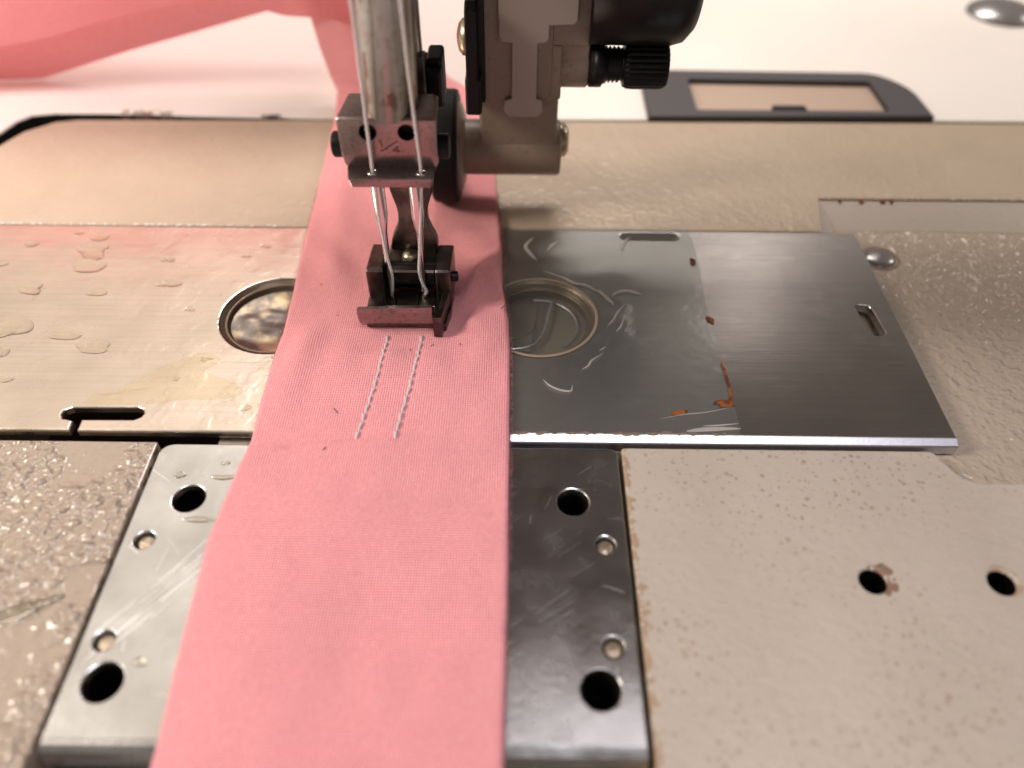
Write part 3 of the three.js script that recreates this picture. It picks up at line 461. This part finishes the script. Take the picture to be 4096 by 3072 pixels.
function clothTop(x, z) {
  const foot = sst(13, 7.5, Math.abs(x - 0.6)) * sst(15, 9, Math.abs(z - 0.5));
  let y = 1.75 + 1.5 * (fbm(x * 0.06 + 30, z * 0.045 + 30, 999, 999, 601, 3) - 0.5);
  y += 2.6 * Math.exp(-(((x - 13.5) * 0.85 + (z + 7) * 0.53) ** 2) / 5) * Math.exp(-(((x - 13.5) * -0.53 + (z + 7) * 0.85) ** 2) / 90);     // fold beside the foot
  y += 1.4 * Math.exp(-((z - 7 + (x - 14) * 0.45) ** 2) / 6) * sst(7, 13, x);
  y += 0.55 * sst(34.5, 36.5, z + 0.05 * x) * sst(14, -8, x) + 0.22 * Math.sin(x * 0.75 + z * 0.2) * Math.exp(-(((z - 14) / 7) ** 2)) + 0.3 * Math.sin(x * 0.55 - z * 0.35 + 1) * Math.exp(-(((z + 16) / 8) ** 2)) - 0.5 * Math.exp(-((z - 12.5 - 0.2 * x) ** 2) / 6) * sst(-16, -4, x) * sst(16, 8, x) + 0.5 * Math.exp(-((z + 14 - x * 0.5) ** 2) / 10) * sst(4, 12, x);
  y -= 0.35 * Math.exp(-((z - 1 + (x - 14) * 0.6) ** 2) / 8) * sst(8, 13, x);
  y += 0.4 * Math.exp(-((z - 30) ** 2) / 30) * sst(4, -18, x);
  y += 0.5 * Math.exp(-((z - 50 - x * 0.3) ** 2) / 50) * sst(5, -20, x);
  y += 0.9 * Math.exp(-((x + 15 - z * 0.1) ** 2) / 14) * sst(2, -10, z) - 0.5 * Math.exp(-((x + 9) ** 2 + (z + 4) ** 2 * 0.4) / 16) + 0.7 * Math.exp(-((x + 17 + z * 0.06) ** 2) / 10) * sst(4, 12, z) * sst(36, 24, z);
  y += 0.25 * sst(40, 90, z);
  for (const [x0, k] of [[-3.1, 1], [3.3, 1]]) { const xs = x0 - 0.02 * Math.max(0, z - 9) - 0.0014 * Math.max(0, z - 9) ** 2; y -= 0.16 * k * Math.exp(-((x - xs) ** 2) / 0.5) * sst(8, 10, z) * sst(37, 35, z); }
  return lerp(y, 1.25, foot);
}
const cloth = thing('cloth_strip', 'pink woven cotton strip folded double, running under the presser foot and looping up behind', 'cloth', [0, 0.25, 20]);
{
  const NT = 110, NB = 10, NZ = 480, pos = [], uv = [], dye = [], idx = [], N = NT + NB, stains = [];
  for (let i = 0; i < 20; i++) stains.push([R(-20, 18), R(12, 84), R(0.35, 0.9), R(0.03, 0.09)]);
  for (let j = 0; j <= NZ; j++) {
    const z = lerp(112, -84, j / NZ), jig = 0.14 * (fbm(j * 0.11, 3, 999, 999, 611, 3) - 0.5), l = interp(LE, z) + jig, r = interp(RE, z) + 0.16 * (fbm(j * 0.12, 9, 999, 999, 613, 3) - 0.5), lift = 3.2 * sst(-66, -84, z) ** 1.5;
    for (let i = 0; i < N; i++) {
      let s, top; if (i < NT) { s = Math.sin((i / (NT - 1) - 0.5) * Math.PI * 0.9999) * 0.35 + 0.65 * ((i / (NT - 1)) * 2 - 1); top = 1; } else { s = 1 - 2 * (i - NT + 1) / (NB + 1); top = 0; }
      const x = (l + r) / 2 + (r - l) / 2 * s, d = (1 - Math.abs(s)) * (r - l) / 2, e = Math.sqrt(clamp(1 - (1 - clamp(d / 1.05)) ** 2));
      const y = (top ? lerp(0.95, clothTop(x, z), e) : 0.95 - 0.62 * e) + lift;
      pos.push(x, y, z); uv.push(x / 16.8, z / 16.8);
      let k = 0.97 + 0.08 * (fbm(x * 0.16 + 70, z * 0.16 + 70, 999, 999, 617, 4) - 0.5); for (const [sx, sz, sr, sk] of stains) k -= sk * sst(1.3, 0.4, Math.hypot(x - sx, z - sz) / sr + 0.5 * (vn(x * 2 + 50, z * 2 + 50, 999, 999, 619) - 0.5)); dye.push(k, k * 0.99, k);
    }
  }
  for (let j = 0; j < NZ; j++) for (let i = 0; i < N; i++) { const a = j * N + i, b = j * N + (i + 1) % N, c = a + N, d = b + N; idx.push(a, b, c, b, d, c); }
  const g = new THREE.BufferGeometry(); g.setAttribute('position', new THREE.Float32BufferAttribute(pos, 3)); g.setAttribute('uv', new THREE.Float32BufferAttribute(uv, 2)); g.setAttribute('color', new THREE.Float32BufferAttribute(dye, 3)); g.setIndex(idx); g.computeVertexNormals();
  part(cloth, 'folded_strip', g, M.fabric);
  // loop of single cloth behind: sheets between two edge curves, with real thickness
  const poly = (P) => { const v = P.map((p) => new THREE.Vector3(...p)), L = [0]; for (let i = 1; i < v.length; i++) L.push(L[i - 1] + v[i].distanceTo(v[i - 1])); return { getPoint: (t) => { const d = t * L[L.length - 1]; let i = 1; while (i < L.length - 1 && L[i] < d) i++; return v[i - 1].clone().lerp(v[i], (d - L[i - 1]) / (L[i] - L[i - 1])); } }; };
  const sheet = (A, B, bulge, th, s) => {
    const a = poly(A), b = poly(B), NU = 120, NV = 20, P = [], add = (sg) => { for (let j = 0; j <= NV; j++) for (let i = 0; i <= NU; i++) { const p = a.getPoint(i / NU), q = b.getPoint(i / NU), t = j / NV, m = p.clone().lerp(q, t); const w = bulge * Math.sin(Math.PI * t) + 1.1 * (fbm(i * 0.045, j * 0.1, 999, 999, s, 3) - 0.5) * sst(0, 0.25, t); P.push(m.x, m.y + 0.5 * w, m.z + w + sg * th / 2); } };
    add(1); add(-1);
    const M1 = (NU + 1) * (NV + 1), id = [], uvs = [];
    for (let k = 0; k < 2; k++) for (let j = 0; j <= NV; j++) for (let i = 0; i <= NU; i++) uvs.push(i * 0.06, j * 0.12);
    const at = (i, j, k) => k * M1 + j * (NU + 1) + i;
    for (let j = 0; j < NV; j++) for (let i = 0; i < NU; i++) { id.push(at(i, j, 0), at(i + 1, j, 0), at(i, j + 1, 0), at(i + 1, j, 0), at(i + 1, j + 1, 0), at(i, j + 1, 0)); }
    const g2 = new THREE.BufferGeometry(); g2.setAttribute('position', new THREE.Float32BufferAttribute(P.slice(0, M1 * 3), 3)); g2.setAttribute('uv', new THREE.Float32BufferAttribute(uvs.slice(0, M1 * 2), 2)); g2.setIndex(id); g2.computeVertexNormals(); return g2;
  };
  // lower layer, resting on the table and rising towards the needle
  part(cloth, 'loop', sheet([[-175, 0.4, -93], [-126, 0.3, -95], [-114, 0.35, -96], [-87, 8.1, -97], [-66, 13.4, -98], [-45, 18.8, -99], [-26, 23.8, -100]], [[-185, 32, -113], [-130, 40, -111], [-116, 44, -110], [-88, 50, -109], [-66, 54, -108], [-44, 56, -107], [-22, 56, -106]], 0.5, 0.4, 621), M.single);
  // upper layer crossing in front of it
  part(cloth, 'loop', sheet([[-150, 8, -82], [-113, 14.6, -84], [-100, 16.8, -84.5], [-88, 20.1, -85], [-73, 23.3, -86], [-57, 25.5, -87], [-46, 23.6, -87.5], [-39, 21.4, -88], [-27, 20.8, -88], [-19, 17.5, -88]], [[-152, 38, -98], [-113, 42, -99], [-100, 43, -99], [-88, 44, -99], [-73, 45, -100], [-57, 45, -100], [-46, 44, -100], [-39, 43, -100], [-25, 41, -99], [-14, 38, -98]], 2, 0.4, 623), M.single);
  // unseen overhead layer of the strip, added to shade table and bed pink
  part(cloth, 'loop', sheet([[-185, 50, -99], [-150, 55, -98], [-110, 58, -97], [-60, 60, -96], [-20, 56, -97]], [[-185, 56, -140], [-150, 62, -141], [-110, 66, -142], [-60, 68, -141], [-14, 62, -136]], 2, 0.4, 629), M.single);
  // upright part rising from the bed to the fold
  part(cloth, 'loop', sheet([[-27.4, 3.6, -83], [-29.6, 6, -87], [-31.6, 12.5, -89], [-33, 21, -90], [-33, 34, -94]], [[10, 3.6, -83], [2, 6, -88], [-8, 13, -91], [-14, 22, -93], [-16, 34, -97]], 2.5, 0.4, 627), M.single);
  // stitches: two rows of white chain, each stitch a twisted pair
  const rows = [[[-3.0, 9.4], [-3.3, 17.9], [-3.8, 24.7], [-4.4, 30], [-5.1, 35.4]], [[3.4, 9.3], [3.1, 15.4], [2.4, 24.6], [1.8, 29.9], [1.3, 35.3]]];
  for (const row of rows) {
    const c = curve(row.map(([x, z]) => [x, 0, z])), n = 13;
    for (let k = 0; k < n; k++) {
      const p = c.getPointAt((k + 0.05) / n), q = c.getPointAt(Math.min(1, (k + 1.03) / n)), m = p.clone().lerp(q, 0.5), o = 0.06 * (k % 2 ? 1 : -1) + R(-0.03, 0.03);
      const y = (v) => clothTop(v.x, v.z) + 0.14, strand = (f) => tube([[p.x + o, y(p) - 0.36, p.z], [lerp(p.x, q.x, 0.3) + f, y(m) + 0.04, lerp(p.z, q.z, 0.3)], [lerp(p.x, q.x, 0.7) - f * 0.3, y(m) + 0.05, lerp(p.z, q.z, 0.7)], [q.x - o, y(q) - 0.36, q.z]], 0.205, 14, 6);
      part(cloth, 'stitch', tileUV(merge([strand(o + 0.11), strand(o - 0.13)])), M.stitch);
    }
  }
  // lint on the cloth
  const lint = [[-9.4, 29.2, 1.5, 0.9], [-9.8, 37.6, 0.7, 2], [-13.2, 4.4, 0.5, 0.4], [1.6, 13.6, 0.4, 1], [5.6, 12.4, 0.6, 2.6], [10.8, 12.2, 0.35, 0.2], [18.4, 3.0, 1.8, 2.2], [-18, -4.5, 0.4, 0.5]];
  lint.forEach(([x, z, L, a]) => { const y = clothTop(x, z) + 0.1; part(cloth, 'lint', tube([[x - L / 2 * Math.cos(a), y, z - L / 2 * Math.sin(a)], [x, y + 0.12, z + 0.08], [x + L / 2 * Math.cos(a), y, z + L / 2 * Math.sin(a)]], 0.07, 8, 5), M.lint); });
  const fuzz = []; for (let i = 0; i < 900; i++) { const z = R(-40, 60), right = rnd() < 0.7, x = right ? interp(RE, z) : interp(LE, z), d = right ? 1 : -1; fuzz.push(tube([[x - d * 0.2, R(0.7, 1.5), z], [x + d * R(0.05, 0.25), R(0.7, 1.7), z + R(-0.3, 0.3)], [x + d * R(0.1, 0.5), R(0.6, 1.9), z + R(-0.6, 0.6)]], 0.018, 4, 3)); }
  const f = part(cloth, 'fuzz', fuzz, M.single); f.userData.kind = 'stuff';
}

// ------------------------------------------------------------------ needle bar with its clamp and needles
{
  const t = thing('needle_bar', 'steel needle bar carrying a two-needle clamp marked 1/4', 'needle bar', [0.7, 31, 0]);
  const lean = (g) => g.applyMatrix4(new THREE.Matrix4().makeShear(0, 0, 0.05, 0, 0, 0).premultiply(new THREE.Matrix4()));
  const bar = new THREE.CylinderGeometry(4.45, 4.45, 56, 48, 1).translate(0, 41.2 + 28, 0);
  { const p = bar.attributes.position; for (let i = 0; i < p.count; i++) p.setX(i, p.getX(i) + 0.75 + (p.getY(i) - 41) * 0.055); bar.computeVertexNormals(); }
  void lean; part(t, 'bar', tileUV(bar, 30), M.barSteel);
  // clamp block: upright front, hollowed towards a forward lip
  const prof = [[-5.6, 41.0], [-4.2, 41.9], [3.7, 41.9], [4.05, 41.6], [4.05, 36.4], [3.85, 35.0], [3.5, 34.0], [3.4, 33.2], [5.9, 32.7], [6.2, 32.45], [6.2, 31.15], [5.9, 30.9], [-5.6, 30.9]];
  const block = prismX(prof, -7.25, 8.2, 0.3);
  { // narrow towards the lip and round the shoulders
    const p = block.attributes.position; for (let i = 0; i < p.count; i++) { const y = p.getY(i), z = p.getZ(i), cx = 0.47, f = 1 - 0.16 * sst(34.2, 31.4, y) - 0.10 * sst(0, -5, z) * sst(40, 42, y); p.setX(i, cx + (p.getX(i) - cx) * f); } block.deleteAttribute('normal');
  }
  let cg = toCreasedNormals(tileUV(block, 20), 0.5);
  const ev = new Evaluator(); ev.attributes = ['position', 'normal', 'uv'];
  let br = new Brush(cg); br.updateMatrixWorld();
  const cut = (g) => { const b = new Brush(g); b.updateMatrixWorld(); br = ev.evaluate(br, b, SUBTRACTION); br.updateMatrixWorld(); };
  for (const x of [-2.55, 3.55]) cut(tileUV(new THREE.CylinderGeometry(1.42, 1.42, 5, 32).rotateX(Math.PI / 2).translate(x, 39.6, 3)));
  for (const x of [-2.5, 5.45]) cut(tileUV(new THREE.CylinderGeometry(0.62, 0.62, 6, 20).translate(x, 32, 4.75)));
  const clampPart = part(t, 'needle_clamp', br.geometry, M.clamp);
  for (const x of [-2.55, 3.55]) part(clampPart, 'set_screw', [new THREE.CylinderGeometry(1.3, 1.3, 1, 24).rotateX(Math.PI / 2).translate(x, 39.6, 1.4)], M.black);
  for (const x of [-2.5, 5.45]) part(clampPart, 'thread_eye', new THREE.TorusGeometry(0.75, 0.15, 8, 24).rotateX(-Math.PI / 2).translate(x, 32.98, 4.75), M.needle);
  part(clampPart, 'side_screw', [tileUV(latheX([[-9.3, 0], [-9.25, 1.7], [-8.9, 2.1], [-7.0, 2.1]], 35.6, 0.6, 32)), tileUV(latheX([[7.9, 2.0], [9.6, 2.0], [9.9, 1.6], [10.0, 0]], 35.4, 0.6, 32))], M.black);
  // the engraved fraction
  const mark = mat({ color: lin(0.03, 0.02, 0.022), roughness: 0.9 }), bar3 = (a0, b0, a1, b1, w) => { const [x0, y0, x1, y1] = [0.6 + (a0 - 0.6) * 1.25, 37.2 + (b0 - 37.2) * 1.25, 0.6 + (a1 - 0.6) * 1.25, 37.2 + (b1 - 37.2) * 1.25]; const L = Math.hypot(x1 - x0, y1 - y0); return new THREE.BoxGeometry(L + w * 0.4, w, 0.03).rotateZ(Math.atan2(y1 - y0, x1 - x0)).translate((x0 + x1) / 2, (y0 + y1) / 2, 4.062); };
  part(clampPart, 'engraved_mark', [bar3(-0.42, 38.05, -0.30, 37.1, 0.2), bar3(-0.75, 37.8, -0.42, 38.05, 0.12), bar3(-0.55, 36.5, 1.75, 38.0, 0.17), bar3(1.72, 37.25, 1.0, 36.65, 0.16), bar3(1.0, 36.65, 1.95, 36.6, 0.17), bar3(1.62, 37.2, 1.62, 36.4, 0.17)], mark);
  // needles
  for (const x of [-3.175, 3.175]) {
    const dx = x > 0 ? 0.35 : 0.15, g = latheY([[0.001, 1.2], [0.3, 2.2], [0.5, 3.4], [0.58, 5.2], [0.58, 10], [0.62, 15.6], [0.66, 18], [1.15, 21.5], [1.2, 31.2]], 0, 0, 20);
    const p = g.attributes.position; for (let i = 0; i < p.count; i++) p.setX(i, p.getX(i) + x + dx * (p.getY(i) - 1) / 26); g.computeVertexNormals();
    const nd = part(t, 'needle', g, M.needle);
  }
}
// ------------------------------------------------------------------ threads
{
  const th = (label, pts) => { const t = thing('sewing_thread', label, 'thread', [pts[pts.length - 1][0], 3, 1], 'threads to the two needles'); const a = curve(pts), g = []; for (const ph of [0, 2.1, 4.2]) { const q = a.getSpacedPoints(420).map((p, i) => [p.x + 0.13 * Math.cos(i * 0.55 + ph), p.y, p.z + 0.13 * Math.sin(i * 0.55 + ph)]); g.push(tube(q, 0.165, 900, 5)); } part(t, 'strand', tileUV(merge(g)), M.thread); };
  th('white thread to the needle nearer the oily plate', [[-1.55, 92, 7.2], [-1.7, 60, 6.6], [-2.0, 48.4, 6.0], [-2.45, 33.6, 4.9], [-2.6, 31, 4.3], [-3.0, 28.1, 2.2], [-3.3, 23, 1.2], [-3.25, 19, 0.9], [-2.9, 13, 0.85], [-2.45, 8.8, 0.85], [-2.75, 5.2, 0.75], [-3.0, 3.8, 0.35]]);
  th('white thread to the needle nearer the dry plate', [[5.0, 92, 7.2], [5.0, 60, 6.6], [5.1, 48.5, 6.0], [5.4, 33.6, 4.9], [5.3, 31, 4.3], [4.8, 28.2, 2.2], [4.2, 23, 1.2], [3.75, 19.2, 1.0], [3.1, 13, 0.9], [2.75, 9.7, 0.9], [3.1, 7, 0.9], [3.8, 4.6, 0.75], [3.4, 3.6, 0.35]]);
}

// ------------------------------------------------------------------ presser foot
{
  const t = thing('presser_foot', 'dark steel hinged presser foot pressing on the pink cloth', 'presser foot', [0.6, 1.3, 0]);
  // sole: two skis joined at the back, needle slots open in front
  part(t, 'sole', [tileUV(slab(roundedPts([[-7.3, -9], [8.7, -9], [8.7, 4], [7.9, 8.4], [5.6, 8.6], [5.3, 3.2], [2.2, 3.2], [2.2, -1.6], [4.8, -1.6], [4.8, -4], [-4.6, -4], [-4.6, -1.6], [-2.0, -1.6], [-2.0, 3.2], [-6.6, 4], [-7.4, 3.4]], 0.3, 3), 3.1, 1.75, 0.25)),
    tileUV(box(-1.9, 2.1, 1.6, 3.4, -2, 6.2, 0.25)), tileUV(box(-7.2, -4.3, 1.6, 4.6, -4, 5.6, 0.4)), tileUV(box(-7.2, 6.2, 1.45, 3.0, 3.4, 7.6, 0.3))], M.foot);
  // turned-up front lip
  const lip = prismX([[6.4, 1.9], [7.6, 1.9], [8.5, 3.2], [9.0, 4.6], [9.35, 6.6], [9.2, 7.7], [8.3, 7.6], [8.0, 5.4], [7.3, 3.6], [6.4, 3.0]], -8.2, 5.7, 0.18);
  { const p = lip.attributes.position; for (let i = 0; i < p.count; i++) { const x = p.getX(i), y = p.getY(i); p.setY(i, y - (x < -7.4 ? 0.5 * sst(-7.4, -8.2, x) * sst(6, 8, y) : 0) + 0.25 * sst(-7, -8.3, x) * sst(4, 3, y)); p.setZ(i, p.getZ(i) - 0.3 * sst(3.5, 6, x)); } lip.computeVertexNormals(); }
  part(t, 'front_lip', tileUV(lip), M.clamp);
  // edge guide at the right front corner
  part(t, 'edge_guide', tileUV(slab([[5.75, 10.1], [7.3, 10.1], [8.85, -0.6], [7.2, -0.6], [6.7, 7.4], [5.75, 7.6]], 6.2, 4.8, 0.22)), M.foot, 'bright-edged guide tab');
  // hinge cheeks
  const cheek = [[2.2, 3.0], [2.2, 10.4], [1.8, 10.8], [-7.2, 9.8], [-8.2, 9.0], [-8.2, 3.0]];
  part(t, 'hinge_cheek', tileUV(prismX(cheek, -7.1, -4.0, 0.35)), M.foot);
  part(t, 'hinge_cheek', tileUV(prismX(cheek, 5.8, 8.75, 0.35)), M.foot);
  part(t, 'hinge_pin', [tileUV(latheX([[8.6, 1.0], [9.8, 1.0], [10.0, 0.8], [10.0, 0]], 8.2, 0.4, 20)), tileUV(latheX([[-4.2, 0.8], [6, 0.8]], 8.2, -3, 20))], M.black);
  part(t, 'hinge_block', [tileUV(prismX([[-0.9, 5.2], [-0.8, 8.0], [-1.2, 8.3], [-7.5, 9.6], [-8.5, 9.2], [-8.5, 5.2]], -3.6, 5.5, 0.25))], M.foot);
  const sc = part(t, 'foot_screw', [tileUV(latheY([[0, 10.15], [0.9, 10.05], [1.5, 9.6], [1.6, 9.0], [1.6, 8.2]], 0.5, -4.6, 28))], M.screw);
  // waisted shank going up behind the clamp
  const hw = (y) => 2.75 + 1.75 * sst(15.5, 10.2, y) + 1.35 * sst(16.5, 22.5, y), rings = [];
  for (let k = 0; k <= 40; k++) { const y = lerp(8.2, 46, k / 40), w = hw(y), zc = -7.6 - 2.0 * sst(9, 24, y), d = 1.35, r = 0.35, cx = 1.2 + 0.012 * (y - 8), ring = []; for (const [sx, sz] of [[-1, 1], [1, 1], [1, -1], [-1, -1]]) { const a0 = { '-11': Math.PI, '11': Math.PI / 2, '1-1': 0, '-1-1': -Math.PI / 2 }[`${sx}${sz}`]; for (let q = 0; q <= 3; q++) { const a = a0 - q / 3 * Math.PI / 2; ring.push([cx + sx * (w - r) + r * Math.cos(a), y, zc + sz * (d - r) + r * Math.sin(a)]); } } rings.push(ring); }
  part(t, 'shank', tileUV(toCreasedNormals(sweepY(rings), 0.7)), M.foot);
  part(t, 'presser_bar', [tileUV(new THREE.CylinderGeometry(3.4, 3.4, 60, 32).translate(1.8, 70, -11))], M.barSteel);
  part(t, 'bar_guide', [tileUV(box(5.6, 8.3, 36, 44.6, -17, -11, 0.6)), tileUV(box(1, 8.2, 37, 43.5, -16.5, -9, 0.5))], M.black);
}

// ------------------------------------------------------------------ puller bracket
{
  const t = thing('puller_bracket', 'beige puller bracket with a black roller and thumb screw behind the foot', 'puller bracket', [20, 1.5, -38]);
  const cy = 13.4, cz = -38;
  part(t, 'roller', [tileUV(latheX([[2.5, 0], [2.5, 10.9], [2.9, 11.7], [3.6, 11.95], [7.4, 11.95], [8.1, 11.7], [8.4, 10.9], [8.4, 0]], cy, cz, 64))], M.rubber);
  part(t, 'roller_hub', [tileUV(latheX([[8.4, 9.4], [9.0, 9.2], [9.6, 7.4], [9.8, 5.8]], cy, cz, 48))], M.bracket);
  const house = part(t, 'axle_housing', [tileUV(latheX([[9.2, 0], [9.2, 5.6], [9.5, 5.85], [29.9, 5.85], [30.3, 5.5], [30.3, 0]], cy, cz, 48)), tileUV(box(13, 29.2, 14, 28.4, -44, -33.2, 0.7))], M.bracket);
  part(house, 'end_screw', [tileUV(latheX([[30.2, 3.6], [31.2, 3.5], [31.9, 2.6], [32.1, 0]], cy + 2.2, cz + 0.6, 28))], M.screw);
  const body = part(t, 'bracket_body', [tileUV(box(14.2, 27.6, 27.6, 95, -46, -30.8, 0.5)), tileUV(box(27.2, 34.6, 38.2, 95, -46, -31.2, 0.5)), tileUV(box(27.2, 29.4, 27.8, 38.6, -45, -31.0, 0.4)), tileUV(latheX([[26, 5.2], [34.4, 5.2], [35, 4.7], [35, 0]], 33.6, -36.4, 40)), tileUV(box(29, 34.6, 33.2, 40, -45, -31.6, 0.4))], M.bracket);
  // flat spring clip let into the face
  const clip = [[17.2, 95], [17.2, 40.6], [17.9, 39.6], [19.7, 39.4], [19.7, 28.6], [18.4, 28.2], [18.2, 25.8], [19.2, 24.7], [24.9, 24.7], [25.9, 25.8], [25.7, 28.2], [24.6, 28.6], [24.6, 39.3], [26.2, 39.5], [26.7, 40.3], [26.7, 42.6], [31.2, 42.8], [31.9, 43.6], [31.9, 95]];
  part(t, 'spring_clip', tileUV(prismZ(clip, -30.9, -29.7, 0.25)), M.clip, 'pale flat clip on the bracket face');
  part(t, 'clip_slot', [tileUV(box(20.6, 23.6, 22.6, 24, -33, -32.6, 0.2))], M.bracket);
  // black lever and its screw on the open side
  part(t, 'lever', [tileUV(prismX([[-26, 46.5], [-25.4, 38], [-25.6, 33], [-26, 27.8], [-27.5, 26.6], [-33, 27], [-34, 31], [-34, 45], [-32, 47.5], [-28, 47.5]], 11.2, 13.4, 0.35)), tileUV(box(10.9, 14.0, 27.0, 34.4, -31, -25.6, 0.6)), tileUV(box(13.2, 14.6, 28, 60, -36, -29, 0.3))], M.black);
  part(t, 'lever_screw', [tileUV(latheX([[11.4, 3.3], [10.6, 3.2], [9.9, 2.4], [9.5, 0.8], [9.5, 0]], 40.6, -29.6, 32))], M.screw);
  // thumb screw
  const knob = part(t, 'thumb_screw', [tileUV(latheX([[34.9, 0], [34.9, 4.2], [37.2, 4.2], [37.6, 3.6], [38.2, 3.4], [38.4, 2.9], [38.8, 3.4], [39.2, 2.9], [39.6, 3.4], [40, 2.9], [40.4, 3.4], [40.9, 2.9], [41.4, 3.2], [41.6, 4.1]], 33.7, -34, 40))], M.black);
  const kr = [], NK = 72; for (let k = 0; k <= 12; k++) { const x = lerp(41.5, 50, k / 12), e = 4.5 * Math.sqrt(clamp(1 - 0.22 * Math.abs(2 * k / 12 - 1) ** 8)), ring = []; for (let i = 0; i < NK; i++) { const a = -i / NK * 2 * Math.PI, r = e * (1 - (i % 3 === 0 ? 0.055 : 0)); ring.push([x, 33.7 + r * Math.sin(a), -34 + r * Math.cos(a)]); } kr.push(ring); }
  part(knob, 'grip', tileUV(toCreasedNormals(sweepY(kr), 0.6)), M.black);
  // black drum above it
  part(t, 'drum', [tileUV(latheX([[34.2, 0], [34.2, 12.8], [49.4, 12.9], [51.6, 12.3], [53.2, 10.5], [53.8, 8], [53.9, 0]], 50.3, -36.5, 64))], M.black, 'black drum above the thumb screw');
}

renderer.render(scene, camera);
